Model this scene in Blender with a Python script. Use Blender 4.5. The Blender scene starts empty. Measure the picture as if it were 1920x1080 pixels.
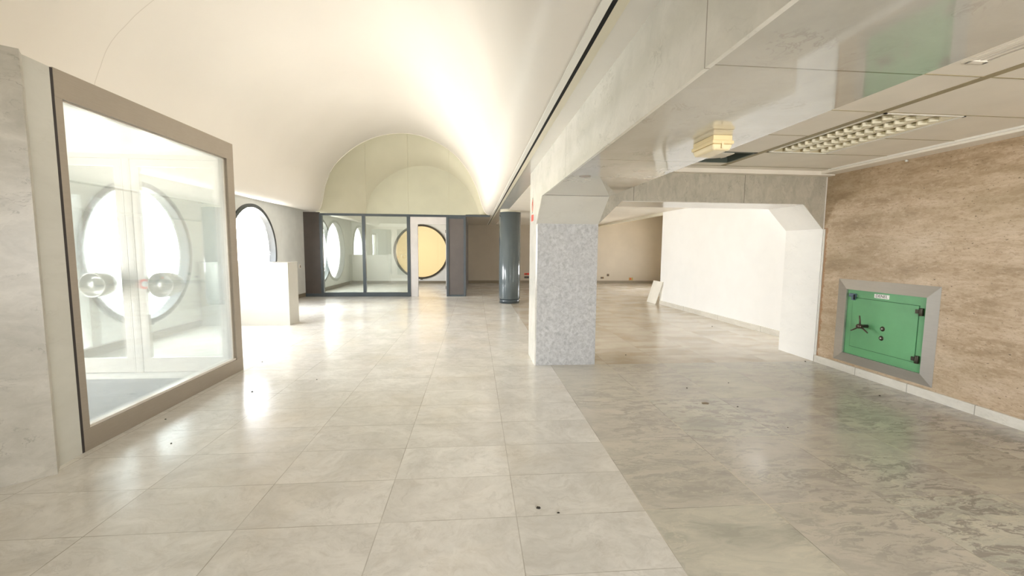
import bpy, math, random
from mathutils import Vector, Matrix
random.seed(7)
SC = bpy.context.scene
COL = SC.collection
PI = math.pi

# ------------------------------------------------------------------ camera
cam = bpy.data.cameras.new('camera'); camo = bpy.data.objects.new('camera', cam); COL.objects.link(camo)
cam.sensor_width = 36.0; cam.lens = 15.0; cam.clip_start = 0.05; cam.clip_end = 300
def cam_matrix(p, y, r, loc):
    cy, sy, cp, sp, cr, sr = math.cos(y), math.sin(y), math.cos(p), math.sin(p), math.cos(r), math.sin(r)
    Ry = Matrix(((cy, -sy, 0), (sy, cy, 0), (0, 0, 1)))
    Rp = Matrix(((1, 0, 0), (0, cp, sp), (0, -sp, cp)))
    P = Matrix(((1, 0, 0), (0, 0, -1), (0, 1, 0)))
    Rr = Matrix(((cr, -sr, 0), (sr, cr, 0), (0, 0, 1)))
    M = Rr @ P @ Rp @ Ry                       # rows: right, down, forward
    B = Matrix((M[0], -M[1], -M[2])).transposed()
    return Matrix.Translation(loc) @ B.to_4x4()
camo.matrix_world = cam_matrix(-9.15298e-02, 8.73728e-02, 8.52688e-03, (0, 0, 1.6))
SC.camera = camo

# ------------------------------------------------------------------ world, exposure
SC.view_settings.view_transform = 'Standard'
SC.view_settings.look = 'None'
SC.view_settings.gamma = 1.0
SC.view_settings.use_curve_mapping = False
SC.view_settings.exposure = 0.25
SC.cycles.max_bounces = 14; SC.cycles.diffuse_bounces = 8; SC.cycles.glossy_bounces = 6
SC.cycles.transmission_bounces = 8; SC.cycles.transparent_max_bounces = 24
SC.cycles.caustics_reflective = False; SC.cycles.caustics_refractive = False
SC.cycles.sample_clamp_indirect = 8.0

W = bpy.data.worlds.new('daylight'); SC.world = W; W.use_nodes = True
nt = W.node_tree; nt.nodes.clear()
o_ = nt.nodes.new('ShaderNodeOutputWorld'); b_ = nt.nodes.new('ShaderNodeBackground')
tc = nt.nodes.new('ShaderNodeTexCoord'); sx = nt.nodes.new('ShaderNodeSeparateXYZ'); rp = nt.nodes.new('ShaderNodeValToRGB')
mr = nt.nodes.new('ShaderNodeMapRange')
nt.links.new(tc.outputs['Generated'], sx.inputs[0]); nt.links.new(sx.outputs['Z'], mr.inputs['Value'])
mr.inputs['From Min'].default_value = -1; mr.inputs['From Max'].default_value = 1
nt.links.new(mr.outputs[0], rp.inputs[0]); nt.links.new(rp.outputs[0], b_.inputs[0]); nt.links.new(b_.outputs[0], o_.inputs[0])
e = rp.color_ramp.elements
e[0].position = 0.40; e[0].color = (0.85, 0.81, 0.75, 1)        # sunlit paving and facades outside
e[1].position = 0.60; e[1].color = (0.92, 0.955, 1.0, 1)         # bright pale sky
b_.inputs[1].default_value = 30.0

def portal(name, loc, rot, sx_, sy_, shape='RECTANGLE'):
    l = bpy.data.lights.new(name, 'AREA'); l.shape = shape; l.size = sx_; l.size_y = sy_
    l.cycles.is_portal = True
    o = bpy.data.objects.new(name, l); o.location = loc; o.rotation_euler = rot; COL.objects.link(o)
WIN_Z = 1.47
LEFT_WINDOWS = [7.62, 11.2, 15.75]
for wy in LEFT_WINDOWS:
    portal('window_portal', (-5.70, wy, WIN_Z), (0, -PI/2, 0), 2.4, 2.4, 'DISK')
portal('window_portal', (-2.43, 20.16, 1.43), (-PI/2, 0, 0), 2.5, 2.5, 'DISK')
portal('entrance_portal', (-5.85, 4.6, 1.2), (0, -PI/2, 0), 2.4, 1.8)
portal('shopfront_portal', (1.6, -3.3, 1.5), (PI/2, 0, 0), 2.6, 1.5)
portal('added_side_opening_portal', (9.4, 16.0, 1.6), (0, PI/2, 0), 1.3, 2.0)  # unseen side opening, added to light the far right room

# ------------------------------------------------------------------ materials
class NT:
    def __init__(s, name):
        s.m = bpy.data.materials.new(name); s.m.use_nodes = True; s.t = s.m.node_tree; s.t.nodes.clear()
        s.out = s.t.nodes.new('ShaderNodeOutputMaterial')
    def n(s, kind, props=None, **ins):
        nd = s.t.nodes.new(kind)
        for k, v in (props or {}).items(): setattr(nd, k, v)
        for k, v in ins.items(): s.set(nd, k.replace('_', ' '), v)
        return nd
    def set(s, nd, key, v):
        inp = nd.inputs[int(key)] if key.strip().isdigit() else nd.inputs[key]
        if hasattr(v, 'outputs'): v = v.outputs[0]
        if isinstance(v, bpy.types.NodeSocket): s.t.links.new(v, inp)
        else:
            if isinstance(v, (tuple, list)) and len(v) == 3 and inp.type == 'RGBA': v = (*v, 1)
            inp.default_value = v
    def math(s, op, a, b=0.0, c=None):
        nd = s.t.nodes.new('ShaderNodeMath'); nd.operation = op
        for i, v in enumerate([a, b] + ([c] if c is not None else [])):
            if hasattr(v, 'outputs'): v = v.outputs[0]
            if isinstance(v, bpy.types.NodeSocket): s.t.links.new(v, nd.inputs[i])
            else: nd.inputs[i].default_value = v
        return nd.outputs[0]
    def vec(s, op, a, b=(0, 0, 0)):
        nd = s.t.nodes.new('ShaderNodeVectorMath'); nd.operation = op
        for i, v in enumerate((a, b)):
            if hasattr(v, 'outputs'): v = v.outputs[0]
            if isinstance(v, bpy.types.NodeSocket): s.t.links.new(v, nd.inputs[i])
            else: nd.inputs[i].default_value = v
        return nd.outputs[0]
    def mix(s, f, a, b, blend='MIX'):
        nd = s.t.nodes.new('ShaderNodeMix'); nd.data_type = 'RGBA'; nd.blend_type = blend
        for i, v in ((0, f), (6, a), (7, b)):
            if hasattr(v, 'outputs'): v = v.outputs[0]
            if isinstance(v, bpy.types.NodeSocket): s.t.links.new(v, nd.inputs[i])
            else:
                if isinstance(v, (tuple, list)) and len(v) == 3: v = (*v, 1)
                nd.inputs[i].default_value = v
        return nd.outputs[2]
    def ramp(s, f, stops):
        nd = s.t.nodes.new('ShaderNodeValToRGB'); s.t.links.new(f, nd.inputs[0])
        el = nd.color_ramp.elements
        while len(el) < len(stops): el.new(0.5)
        for q, (p, c) in zip(el, stops):
            q.position = p; q.color = (*c, 1) if isinstance(c, tuple) else (c, c, c, 1)
        return nd.outputs[0]
    def pos(s, scale=(1, 1, 1), rot=(0, 0, 0)):
        g = s.n('ShaderNodeNewGeometry')
        mp = s.t.nodes.new('ShaderNodeMapping'); s.t.links.new(g.outputs['Position'], mp.inputs[0])
        mp.inputs['Scale'].default_value = scale; mp.inputs['Rotation'].default_value = rot
        return mp.outputs[0]
    def noise(s, v, scale, detail=4, rough=0.55, dist=0.0):
        return s.n('ShaderNodeTexNoise', Vector=v, Scale=scale, Detail=detail, Roughness=rough, Distortion=dist).outputs['Fac']
    def bsdf(s, col, rough=0.5, metal=0.0, spec=0.5, bump=None, bstr=0.3, bdist=0.01, coat=0.0, coatr=0.05, ior=1.45):
        b = s.n('ShaderNodeBsdfPrincipled')
        s.set(b, 'Base Color', col); s.set(b, 'Roughness', rough); s.set(b, 'Metallic', metal); s.set(b, 'Specular IOR Level', spec)
        s.set(b, 'Coat Weight', coat); s.set(b, 'Coat Roughness', coatr); s.set(b, 'IOR', ior)
        if bump is not None:
            bm_ = s.n('ShaderNodeBump', Height=bump, Strength=bstr, Distance=bdist)
            s.set(b, 'Normal', bm_)
        s.t.links.new(b.outputs[0], s.out.inputs[0]); return s.m

def plain(name, col, rough=0.5, metal=0.0, var=0.04, vs=3.0, spec=0.5, coat=0.0, bump=0.0):
    g = NT(name); v = g.noise(g.pos(), vs, 5)
    lo = tuple(max(0, c*(1-var*1.6)) for c in col); hi = tuple(min(1, c*(1+var)) for c in col)
    c = g.ramp(v, [(0.35, lo), (0.65, hi)])
    bp = g.noise(g.pos(), 180, 2) if bump else None
    return g.bsdf(c, rough, metal, spec, coat=coat, bump=bp, bstr=bump, bdist=0.002)

def marble(name, base, dark, vein, scale=1.0, rough=0.12, vein_amt=0.5, cloud=0.5, coat=0.0, aniso=(1, 1, 2.4), joints=None, jcol=(0.35, 0.33, 0.28), rot=(0.4, 0.5, 0.6), ior=1.5):
    g = NT(name); p = g.pos(scale=aniso, rot=rot)
    warp = g.vec('MULTIPLY', g.n('ShaderNodeTexNoise', Vector=p, Scale=1.2*scale, Detail=5.0).outputs['Color'], (0.9, 0.9, 0.9))
    pw = g.vec('ADD', p, warp)
    cl = g.noise(pw, 1.6*scale, 6, 0.6)
    c = g.mix(g.ramp(cl, [(0.35, 0.0), (0.75, cloud)]), base, dark)
    vn = g.noise(pw, 2.6*scale, 8, 0.62, 0.6)
    vm = g.math('ABSOLUTE', g.math('SUBTRACT', vn, 0.5))
    vmask = g.ramp(vm, [(0.0, vein_amt*0.75), (0.022, 0.0)])
    thin = g.ramp(g.noise(p, 2.1*scale, 4), [(0.50, 0.0), (0.62, 1.0)])
    c = g.mix(g.math('MULTIPLY', vmask, thin), c, vein)
    fine = g.noise(pw, 14*scale, 4, 0.7)
    c = g.mix(g.ramp(fine, [(0.45, 0.0), (0.8, 0.28)]), c, dark)
    if joints:                                  # slab joints: list of (axis, [positions], width)
        geo = g.n('ShaderNodeNewGeometry'); sp = g.n('ShaderNodeSeparateXYZ', Vector=geo.outputs['Position'])
        for ax, ps, w in joints:
            for q in ps:
                d = g.math('ABSOLUTE', g.math('SUBTRACT', sp.outputs['XYZ'.index(ax)], q))
                c = g.mix(g.math('LESS_THAN', d, w), c, jcol)
    return g.bsdf(c, rough, coat=coat, ior=ior)

def floor_material():
    g = NT('polished_floor_marble')
    geo = g.n('ShaderNodeNewGeometry'); sp = g.n('ShaderNodeSeparateXYZ', Vector=geo.outputs['Position'])
    X, Y = sp.outputs[0], sp.outputs[1]
    TX = 0.8; TY = 0.47
    u = g.math('DIVIDE', g.math('SUBTRACT', X, 1.05), TX)
    right0 = g.math('GREATER_THAN', X, 1.05)
    right = g.math('MULTIPLY', right0, g.math('LESS_THAN', Y, 5.72))
    vL = g.math('DIVIDE', g.math('SUBTRACT', Y, 1.94), TY)
    vR = g.math('DIVIDE', g.math('SUBTRACT', Y, 2.42), TY*2)
    v = g.math('ADD', g.math('MULTIPLY', vL, g.math('SUBTRACT', 1.0, right)), g.math('MULTIPLY', vR, right))
    iu, iv = g.math('FLOOR', u), g.math('FLOOR', v)
    fu, fv = g.math('FRACT', u), g.math('FRACT', v)
    tid = g.n('ShaderNodeCombineXYZ', X=iu, Y=iv, Z=right)
    wn = g.n('ShaderNodeTexWhiteNoise', {'noise_dimensions': '3D'}, Vector=tid)
    rnd, rcol = wn.outputs['Value'], wn.outputs['Color']
    off = g.vec('MULTIPLY', rcol, (37.0, 23.0, 11.0))
    p = g.vec('ADD', geo.outputs['Position'], off)
    # ---- cream marble
    warp = g.vec('MULTIPLY', g.n('ShaderNodeTexNoise', Vector=p, Scale=1.6, Detail=5.0).outputs['Color'], (0.8, 0.8, 0.8))
    pw = g.vec('ADD', p, warp)
    cA = g.mix(g.ramp(g.noise(pw, 2.4, 9, 0.72), [(0.38, 0.0), (0.66, 1.0)]), (0.77, 0.745, 0.69), (0.60, 0.58, 0.53))
    vn = g.math('ABSOLUTE', g.math('SUBTRACT', g.noise(pw, 3.2, 8, 0.6, 0.7), 0.5))
    cA = g.mix(g.math('MULTIPLY', g.ramp(vn, [(0.0, 0.30), (0.018, 0.0)]), g.ramp(g.noise(p, 4.0, 4), [(0.48, 0.0), (0.62, 1.0)])), cA, (0.38, 0.36, 0.32))
    cA = g.mix(g.ramp(g.noise(g.vec('MULTIPLY', pw, (1.0, 2.0, 1.0)), 9.0, 7, 0.75), [(0.48, 0.0), (0.7, 0.5)]), cA, (0.50, 0.465, 0.40))
    cA = g.mix(g.math('MULTIPLY', g.ramp(g.noise(geo.outputs['Position'], 0.9, 5, 0.6), [(0.5, 0.0), (0.75, 1.0)]), 0.35), cA, (0.58, 0.47, 0.30))
    cA = g.mix(g.math('MULTIPLY', rnd, 0.22), cA, (0.58, 0.54, 0.47))
    # ---- veined grey-green marble
    st = g.n('ShaderNodeMapping', Vector=p, Rotation=(0, 0, 0.5), Scale=(1.0, 2.6, 1.0))
    warp2 = g.vec('MULTIPLY', g.n('ShaderNodeTexNoise', Vector=st, Scale=2.6, Detail=7.0).outputs['Color'], (0.6, 0.6, 0.6))
    pw2 = g.vec('ADD', st.outputs[0], warp2)
    cB = g.ramp(g.noise(pw2, 1.8, 8, 0.66, 0.4), [(0.34, (0.24, 0.23, 0.205)), (0.46, (0.41, 0.385, 0.335)), (0.58, (0.52, 0.485, 0.415)), (0.72, (0.62, 0.57, 0.48))])
    dn = g.noise(pw2, 5.5, 6, 0.72, 0.5)
    speck = g.math('MULTIPLY', g.ramp(dn, [(0.50, 0.0), (0.56, 0.85)]), g.ramp(g.noise(geo.outputs['Position'], 0.75, 3), [(0.38, 0.0), (0.52, 1.0)]))
    cB = g.mix(0.12, cB, g.mix(0.72, rcol, (0.48, 0.41, 0.37)))
    cB = g.mix(speck, cB, (0.19, 0.18, 0.165))
    lv = g.math('ABSOLUTE', g.math('SUBTRACT', g.noise(pw2, 1.3, 5, 0.55, 0.9), 0.52))
    cB = g.mix(g.ramp(lv, [(0.0, 0.55), (0.012, 0.0)]), cB, (0.62, 0.58, 0.46))
    cB = g.mix(g.math('MULTIPLY', g.ramp(rnd, [(0.3, 0.0), (0.8, 1.0)]), 0.35), cB, (0.40, 0.395, 0.335))
    cB = g.mix(g.math('MULTIPLY', g.ramp(sp.outputs[0], [(0.0, 1.0), (1.0, 0.0)]), 0.0), cB, cA)
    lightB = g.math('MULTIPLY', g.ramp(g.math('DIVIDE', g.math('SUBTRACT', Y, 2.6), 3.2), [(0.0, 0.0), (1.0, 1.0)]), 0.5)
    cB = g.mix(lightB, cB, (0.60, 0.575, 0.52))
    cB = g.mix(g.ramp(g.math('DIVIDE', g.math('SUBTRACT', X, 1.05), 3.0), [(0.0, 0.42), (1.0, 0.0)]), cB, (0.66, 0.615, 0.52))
    # ---- same marble in the far right room, its warm light painted in as yellow
    far = g.math('MULTIPLY', right0, g.math('GREATER_THAN', Y, 5.72))
    cC = g.mix(g.ramp(g.noise(g.vec('MULTIPLY', pw, (1.0, 2.2, 1.0)), 1.0, 6), [(0.38, 0.0), (0.66, 1.0)]), (0.64, 0.59, 0.51), (0.46, 0.395, 0.30))
    c = g.mix(right, cA, cB); c = g.mix(far, c, cC)
    # ---- joints
    def edge(f, w): return g.math('LESS_THAN', g.math('MINIMUM', f, g.math('SUBTRACT', 1.0, f)), w)
    ew = g.math('SUBTRACT', 0.0055, g.math('MULTIPLY', right, 0.003))
    j = g.math('MAXIMUM', edge(fu, 0.0035), edge(fv, ew))
    jn = g.ramp(g.noise(geo.outputs['Position'], 3.0, 3), [(0.3, 0.25), (0.7, 0.9)])
    jc = g.mix(right, (0.33, 0.30, 0.24), g.mix(g.ramp(g.noise(geo.outputs['Position'], 1.7, 2), [(0.45, 0.0), (0.55, 1.0)]), (0.20, 0.19, 0.16), (0.66, 0.60, 0.44)))
    c = g.mix(g.math('MULTIPLY', j, jn), c, jc)
    rg = g.ramp(g.noise(geo.outputs['Position'], 1.3, 5), [(0.3, 0.13), (0.75, 0.27)])
    return g.bsdf(c, rg, ior=1.5)

M = {}
M['floor'] = floor_material()
M['vault'] = None
def vault_material():
    g = NT('vault_plaster'); geo = g.n('ShaderNodeNewGeometry'); sp = g.n('ShaderNodeSeparateXYZ', Vector=geo.outputs['Position'])
    c = g.ramp(g.noise(geo.outputs['Position'], 0.5, 5), [(0.3, (0.79, 0.75, 0.69)), (0.7, (0.83, 0.79, 0.73))])
    wob = g.math('MULTIPLY', g.math('SUBTRACT', g.noise(geo.outputs['Position'], 1.1, 3), 0.5), 0.12)
    line = g.math('LESS_THAN', g.math('ABSOLUTE', g.math('SUBTRACT', g.math('ADD', sp.outputs[1], wob), 6.0)), 0.006)
    low = g.math('MULTIPLY', g.math('LESS_THAN', sp.outputs[0], -3.2), g.math('LESS_THAN', sp.outputs[2], 5.1))
    c = g.mix(g.math('MULTIPLY', g.math('MULTIPLY', line, low), 0.35), c, (0.45, 0.40, 0.33))
    return g.bsdf(c, 0.42, spec=0.35, bump=g.noise(geo.outputs['Position'], 60, 3), bstr=0.05, bdist=0.004)
M['vault'] = vault_material()
M['white_wall'] = plain('white_wall_paint', (0.90, 0.895, 0.875), 0.5, var=0.01)
M['grey_wall'] = plain('pale_grey_wall_paint', (0.72, 0.73, 0.70), 0.55, var=0.03)
M['tan_wall'] = plain('tan_wall_paint', (0.50, 0.44, 0.345), 0.6, var=0.04, vs=1.0)
M['far_wall'] = plain('far_wall_paint', (0.60, 0.555, 0.47), 0.6, var=0.03, vs=1.0)
M['tile'] = plain('ceiling_tile_board', (0.86, 0.82, 0.745), 0.55, var=0.02)
M['gap'] = plain('ceiling_joint', (0.36, 0.31, 0.20), 0.6)
M['trimwhite'] = plain('white_trim_paint', (0.86, 0.85, 0.80), 0.35, var=0.01)
M['strip'] = plain('lacquered_ceiling_strip', (0.74, 0.72, 0.68), 0.10, var=0.01, coat=0.6)
M['joint_seal'] = plain('clear_joint_seal', (0.52, 0.50, 0.38), 0.5)
M['casing'] = plain('pale_casing_paint', (0.56, 0.54, 0.52), 0.45)
M['cream_trim'] = plain('cream_trim', (0.72, 0.68, 0.55), 0.4, var=0.02)
M['black'] = plain('black_void', (0.006, 0.006, 0.006), 0.8)
M['face_marble'] = marble('white_marble_facing', (0.80, 0.78, 0.72), (0.63, 0.625, 0.57), (0.40, 0.40, 0.36), 1.6, 0.16, 0.55, 0.9, aniso=(1, 1, 1.3), joints=[('Y', [1.53, 3.9], 0.003)])
M['soffit_marble'] = marble('polished_soffit_marble', (0.54, 0.525, 0.475), (0.43, 0.42, 0.375), (0.25, 0.235, 0.20), 1.3, 0.035, 0.6, 0.8, coat=0.6, joints=[('Y', [1.525, 3.15, 0.1], 0.004)], jcol=(0.22, 0.20, 0.15), ior=1.7)
M['haunch_marble'] = marble('haunch_marble', (0.72, 0.71, 0.66), (0.65, 0.64, 0.59), (0.5, 0.49, 0.44), 1.0, 0.12, 0.3, 0.6)
M['lintel_marble'] = marble('grey_veined_lintel_marble', (0.56, 0.53, 0.45), (0.40, 0.38, 0.32), (0.20, 0.19, 0.16), 2.6, 0.25, 0.8, 1.0, aniso=(2.2, 1, 1), rot=(0, 0, 0), joints=[('X', [2.15, 3.73], 0.003)], jcol=(0.15, 0.14, 0.12))
M['pier_marble'] = marble('white_pier_marble', (0.87, 0.86, 0.83), (0.79, 0.785, 0.76), (0.62, 0.62, 0.59), 1.2, 0.12, 0.4, 0.6)
M['slab_marble'] = marble('grey_entrance_marble', (0.58, 0.55, 0.48), (0.40, 0.38, 0.32), (0.20, 0.18, 0.14), 2.0, 0.35, 0.8, 1.0, aniso=(1, 1, 1.5), rot=(0.9, 0.5, 0.6))
M['slab_edge'] = marble('pale_return_marble', (0.57, 0.56, 0.50), (0.50, 0.49, 0.43), (0.40, 0.38, 0.33), 1.1, 0.3, 0.3, 0.8)
M['counter'] = marble('cream_counter_marble', (0.50, 0.485, 0.43), (0.455, 0.44, 0.385), (0.38, 0.36, 0.30), 1.0, 0.35, 0.3, 0.8)
M['base_marble'] = marble('baseboard_marble', (0.74, 0.71, 0.64), (0.62, 0.59, 0.52), (0.42, 0.40, 0.34), 2.0, 0.25, 0.5, 0.9, joints=[('Y', [5.02, 4.35, 3.68, 3.0, 2.3, 7.9, 9.3, 10.8], 0.004)])
M['brown_base'] = plain('brown_baseboard', (0.24, 0.20, 0.14), 0.5)
def rough_stone():
    g = NT('bush_hammered_grey_stone'); p = g.pos(rot=(0.3, 0.4, 0.6))
    n1 = g.noise(p, 21, 7, 0.74, 0.5); n2 = g.noise(p, 3.0, 4, 0.6)
    c = g.ramp(n1, [(0.34, (0.36, 0.365, 0.37)), (0.47, (0.50, 0.505, 0.51)), (0.62, (0.64, 0.645, 0.65))])
    c = g.mix(g.ramp(n2, [(0.35, 0.0), (0.7, 0.35)]), c, (0.46, 0.47, 0.49))
    return g.bsdf(c, 0.5, bump=n1, bstr=0.35, bdist=0.01)
M['rough_stone'] = rough_stone()
def travertine():
    g = NT('brown_travertine'); p = g.pos(scale=(1, 0.55, 2.4))
    warp = g.vec('MULTIPLY', g.n('ShaderNodeTexNoise', Vector=p, Scale=2.5, Detail=6.0).outputs['Color'], (0.18, 0.18, 0.18))
    pw = g.vec('ADD', p, warp)
    c = g.ramp(g.noise(pw, 1.5, 12, 0.78), [(0.36, (0.28, 0.20, 0.12)), (0.45, (0.41, 0.305, 0.195)), (0.54, (0.51, 0.395, 0.275)), (0.66, (0.62, 0.505, 0.385))])
    q = g.pos(scale=(1, 0.6, 1.5))
    grain = g.noise(q, 24, 6, 0.8)
    c = g.mix(g.ramp(grain, [(0.50, 0.0), (0.62, 0.55)]), c, (0.30, 0.20, 0.115))
    c = g.mix(g.ramp(g.noise(q, 13, 7, 0.8), [(0.52, 0.0), (0.66, 0.55)]), c, (0.66, 0.53, 0.39))
    c = g.mix(g.ramp(g.noise(p, 0.8, 4, 0.6), [(0.45, 0.0), (0.65, 0.35)]), c, (0.34, 0.27, 0.16))
    pits = g.ramp(g.noise(q, 42, 2, 0.5), [(0.69, 0.0), (0.72, 0.85)])
    c = g.mix(pits, c, (0.12, 0.085, 0.05))
    geo = g.n('ShaderNodeNewGeometry'); sp = g.n('ShaderNodeSeparateXYZ', Vector=geo.outputs['Position'])
    jag = g.math('ADD', 5.655, g.math('MULTIPLY', g.math('SUBTRACT', g.noise(q, 14, 4), 0.5), 0.10))
    rust = g.math('MULTIPLY', g.math('GREATER_THAN', sp.outputs[1], jag), g.math('LESS_THAN', sp.outputs[2], 1.93))
    c = g.mix(g.math('MULTIPLY', rust, 0.75), c, (0.30, 0.15, 0.06))
    return g.bsdf(c, 0.42, bump=grain, bstr=0.25, bdist=0.004)
M['travertine'] = travertine()
def brushed(name, col, rough=0.35, metal=0.75, stretch=(1, 1, 12)):
    g = NT(name); n = g.noise(g.pos(scale=stretch), 9, 4); m = g.noise(g.pos(), 2.2, 5)
    c = g.mix(g.ramp(n, [(0.3, 0.0), (0.7, 0.3)]), col, tuple(x*0.75 for x in col))
    c = g.mix(g.ramp(m, [(0.35, 0.0), (0.7, 0.35)]), c, tuple(x*0.8 for x in col))
    return g.bsdf(c, rough, metal)
M['bronze'] = brushed('brushed_bronze_metal', (0.36, 0.31, 0.25), 0.48, 0.4)
M['bronze_light'] = brushed('light_satin_metal', (0.72, 0.66, 0.58), 0.4, 0.3)
M['steel'] = brushed('satin_steel', (0.62, 0.60, 0.57), 0.34, 0.75)
M['chrome'] = plain('cast_glass_metal', (0.62, 0.62, 0.56), 0.2, 0.35, var=0.05)
M['dark_joint'] = plain('dark_sealant', (0.03, 0.022, 0.02), 0.6)
M['slate'] = plain('slate_grey_lacquer', (0.055, 0.07, 0.08), 0.28, var=0.04, coat=0.3)
M['col_paint'] = plain('glossy_slate_column_paint', (0.10, 0.125, 0.135), 0.2, var=0.03, coat=0.6)
M['brown_panel'] = plain('dark_brown_panel', (0.075, 0.062, 0.055), 0.45, var=0.06)
M['brown_panel2'] = plain('grey_brown_panel', (0.115, 0.10, 0.092), 0.4, var=0.04)
M['ring'] = plain('dark_window_ring', (0.055, 0.06, 0.06), 0.4)
M['ring_bronze'] = plain('bronze_window_ring', (0.07, 0.06, 0.04), 0.45)
M['green'] = plain('green_enamel', (0.125, 0.36, 0.16), 0.33, var=0.07, vs=2.0)
M['green_dark'] = plain('green_groove', (0.03, 0.13, 0.045), 0.5)
M['iron'] = plain('dark_iron', (0.05, 0.045, 0.03), 0.4, 0.6)
M['handle'] = plain('worn_handle_metal', (0.10, 0.075, 0.06), 0.35, 0.7)
M['blue_lock'] = plain('blue_grey_plastic', (0.10, 0.15, 0.20), 0.35)
M['white_plastic'] = plain('white_plastic', (0.82, 0.82, 0.78), 0.4)
M['cream_plastic'] = plain('yellowed_plastic', (0.76, 0.62, 0.36), 0.35, var=0.05)
M['cream_plastic2'] = plain('cream_lens_plastic', (0.80, 0.68, 0.44), 0.25, var=0.04)
M['red'] = plain('red_print', (0.75, 0.07, 0.045), 0.45)
M['ink'] = plain('dark_print', (0.09, 0.09, 0.09), 0.6)
M['louvre'] = plain('pearl_louvre_metal', (0.92, 0.89, 0.74), 0.25, 0.0, var=0.02)
M['trough'] = plain('fixture_interior', (0.58, 0.52, 0.36), 0.35)
M['socket'] = plain('brown_socket', (0.16, 0.10, 0.045), 0.5)
M['crumb'] = plain('dry_dark_crumb', (0.035, 0.028, 0.02), 0.8)
M['cream_board'] = plain('cream_board', (0.88, 0.85, 0.76), 0.6, var=0.03)
def mat_mat():
    g = NT('grey_doormat'); n = g.noise(g.pos(), 120, 3, 0.7)
    return g.bsdf(g.ramp(n, [(0.35, (0.06, 0.06, 0.065)), (0.7, (0.30, 0.30, 0.32))]), 0.95, bump=n, bstr=0.6, bdist=0.01)
M['doormat'] = mat_mat()
def glass(name, tint=(1, 1, 1), refl=1.0, veil=0.0, veilcol=(0.8, 0.85, 0.82), rough=0.0):
    g = NT(name)
    tr = g.n('ShaderNodeBsdfTransparent', Color=tint)
    gl = g.n('ShaderNodeBsdfGlossy', Roughness=rough, Color=(1, 1, 1))
    fr = g.n('ShaderNodeFresnel', IOR=1.52)
    base = tr
    if veil:
        df = g.n('ShaderNodeBsdfDiffuse', Color=veilcol); tl = g.n('ShaderNodeBsdfTranslucent', Color=veilcol)
        ms = g.n('ShaderNodeMixShader'); g.set(ms, '0', 0.5)
        g.t.links.new(df.outputs[0], ms.inputs[1]); g.t.links.new(tl.outputs[0], ms.inputs[2])
        m2 = g.n('ShaderNodeMixShader'); 
        dn = g.ramp(g.noise(g.pos(), 1.5, 5), [(0.3, veil*0.8), (0.7, min(1, veil*1.2))])
        g.t.links.new(dn, m2.inputs[0])
        g.t.links.new(tr.outputs[0], m2.inputs[1]); g.t.links.new(ms.outputs[0], m2.inputs[2]); base = m2
    m3 = g.n('ShaderNodeMixShader'); g.t.links.new(g.math('MULTIPLY', fr.outputs[0], refl), m3.inputs[0])
    g.t.links.new(base.outputs[0], m3.inputs[1]); g.t.links.new(gl.outputs[0], m3.inputs[2])
    g.t.links.new(m3.outputs[0], g.out.inputs[0]); return g.m
M['win_glass'] = glass('window_glass', (0.97, 0.97, 0.97), 0.5)
M['dimming_glass'] = glass('added_dimming_door_glass', (0.72, 0.73, 0.74), 0.3)  # grey tint added to dim daylight entering the lobby
M['amber_glass'] = glass('amber_window_glass', (0.19, 0.160, 0.115), 0.3, 0.03, (0.9, 0.78, 0.5))
M['glare_veil_glass'] = glass('glare_veil_entrance_glass', (0.97, 0.99, 0.985), 0.7, 0.15)  # milky veil painted in for the glare of the brightly lit lobby
M['door_glass'] = glass('entrance_door_glass', (0.95, 0.985, 0.975), 0.15, 0.0)
M['part_glass'] = glass('partition_glass', (0.88, 0.92, 0.88), 2.6, 0.04)
M['lunette_glass'] = glass('green_lunette_glass', (0.95, 0.955, 0.87), 0.7, 0.10, (0.85, 0.85, 0.74))

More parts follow.
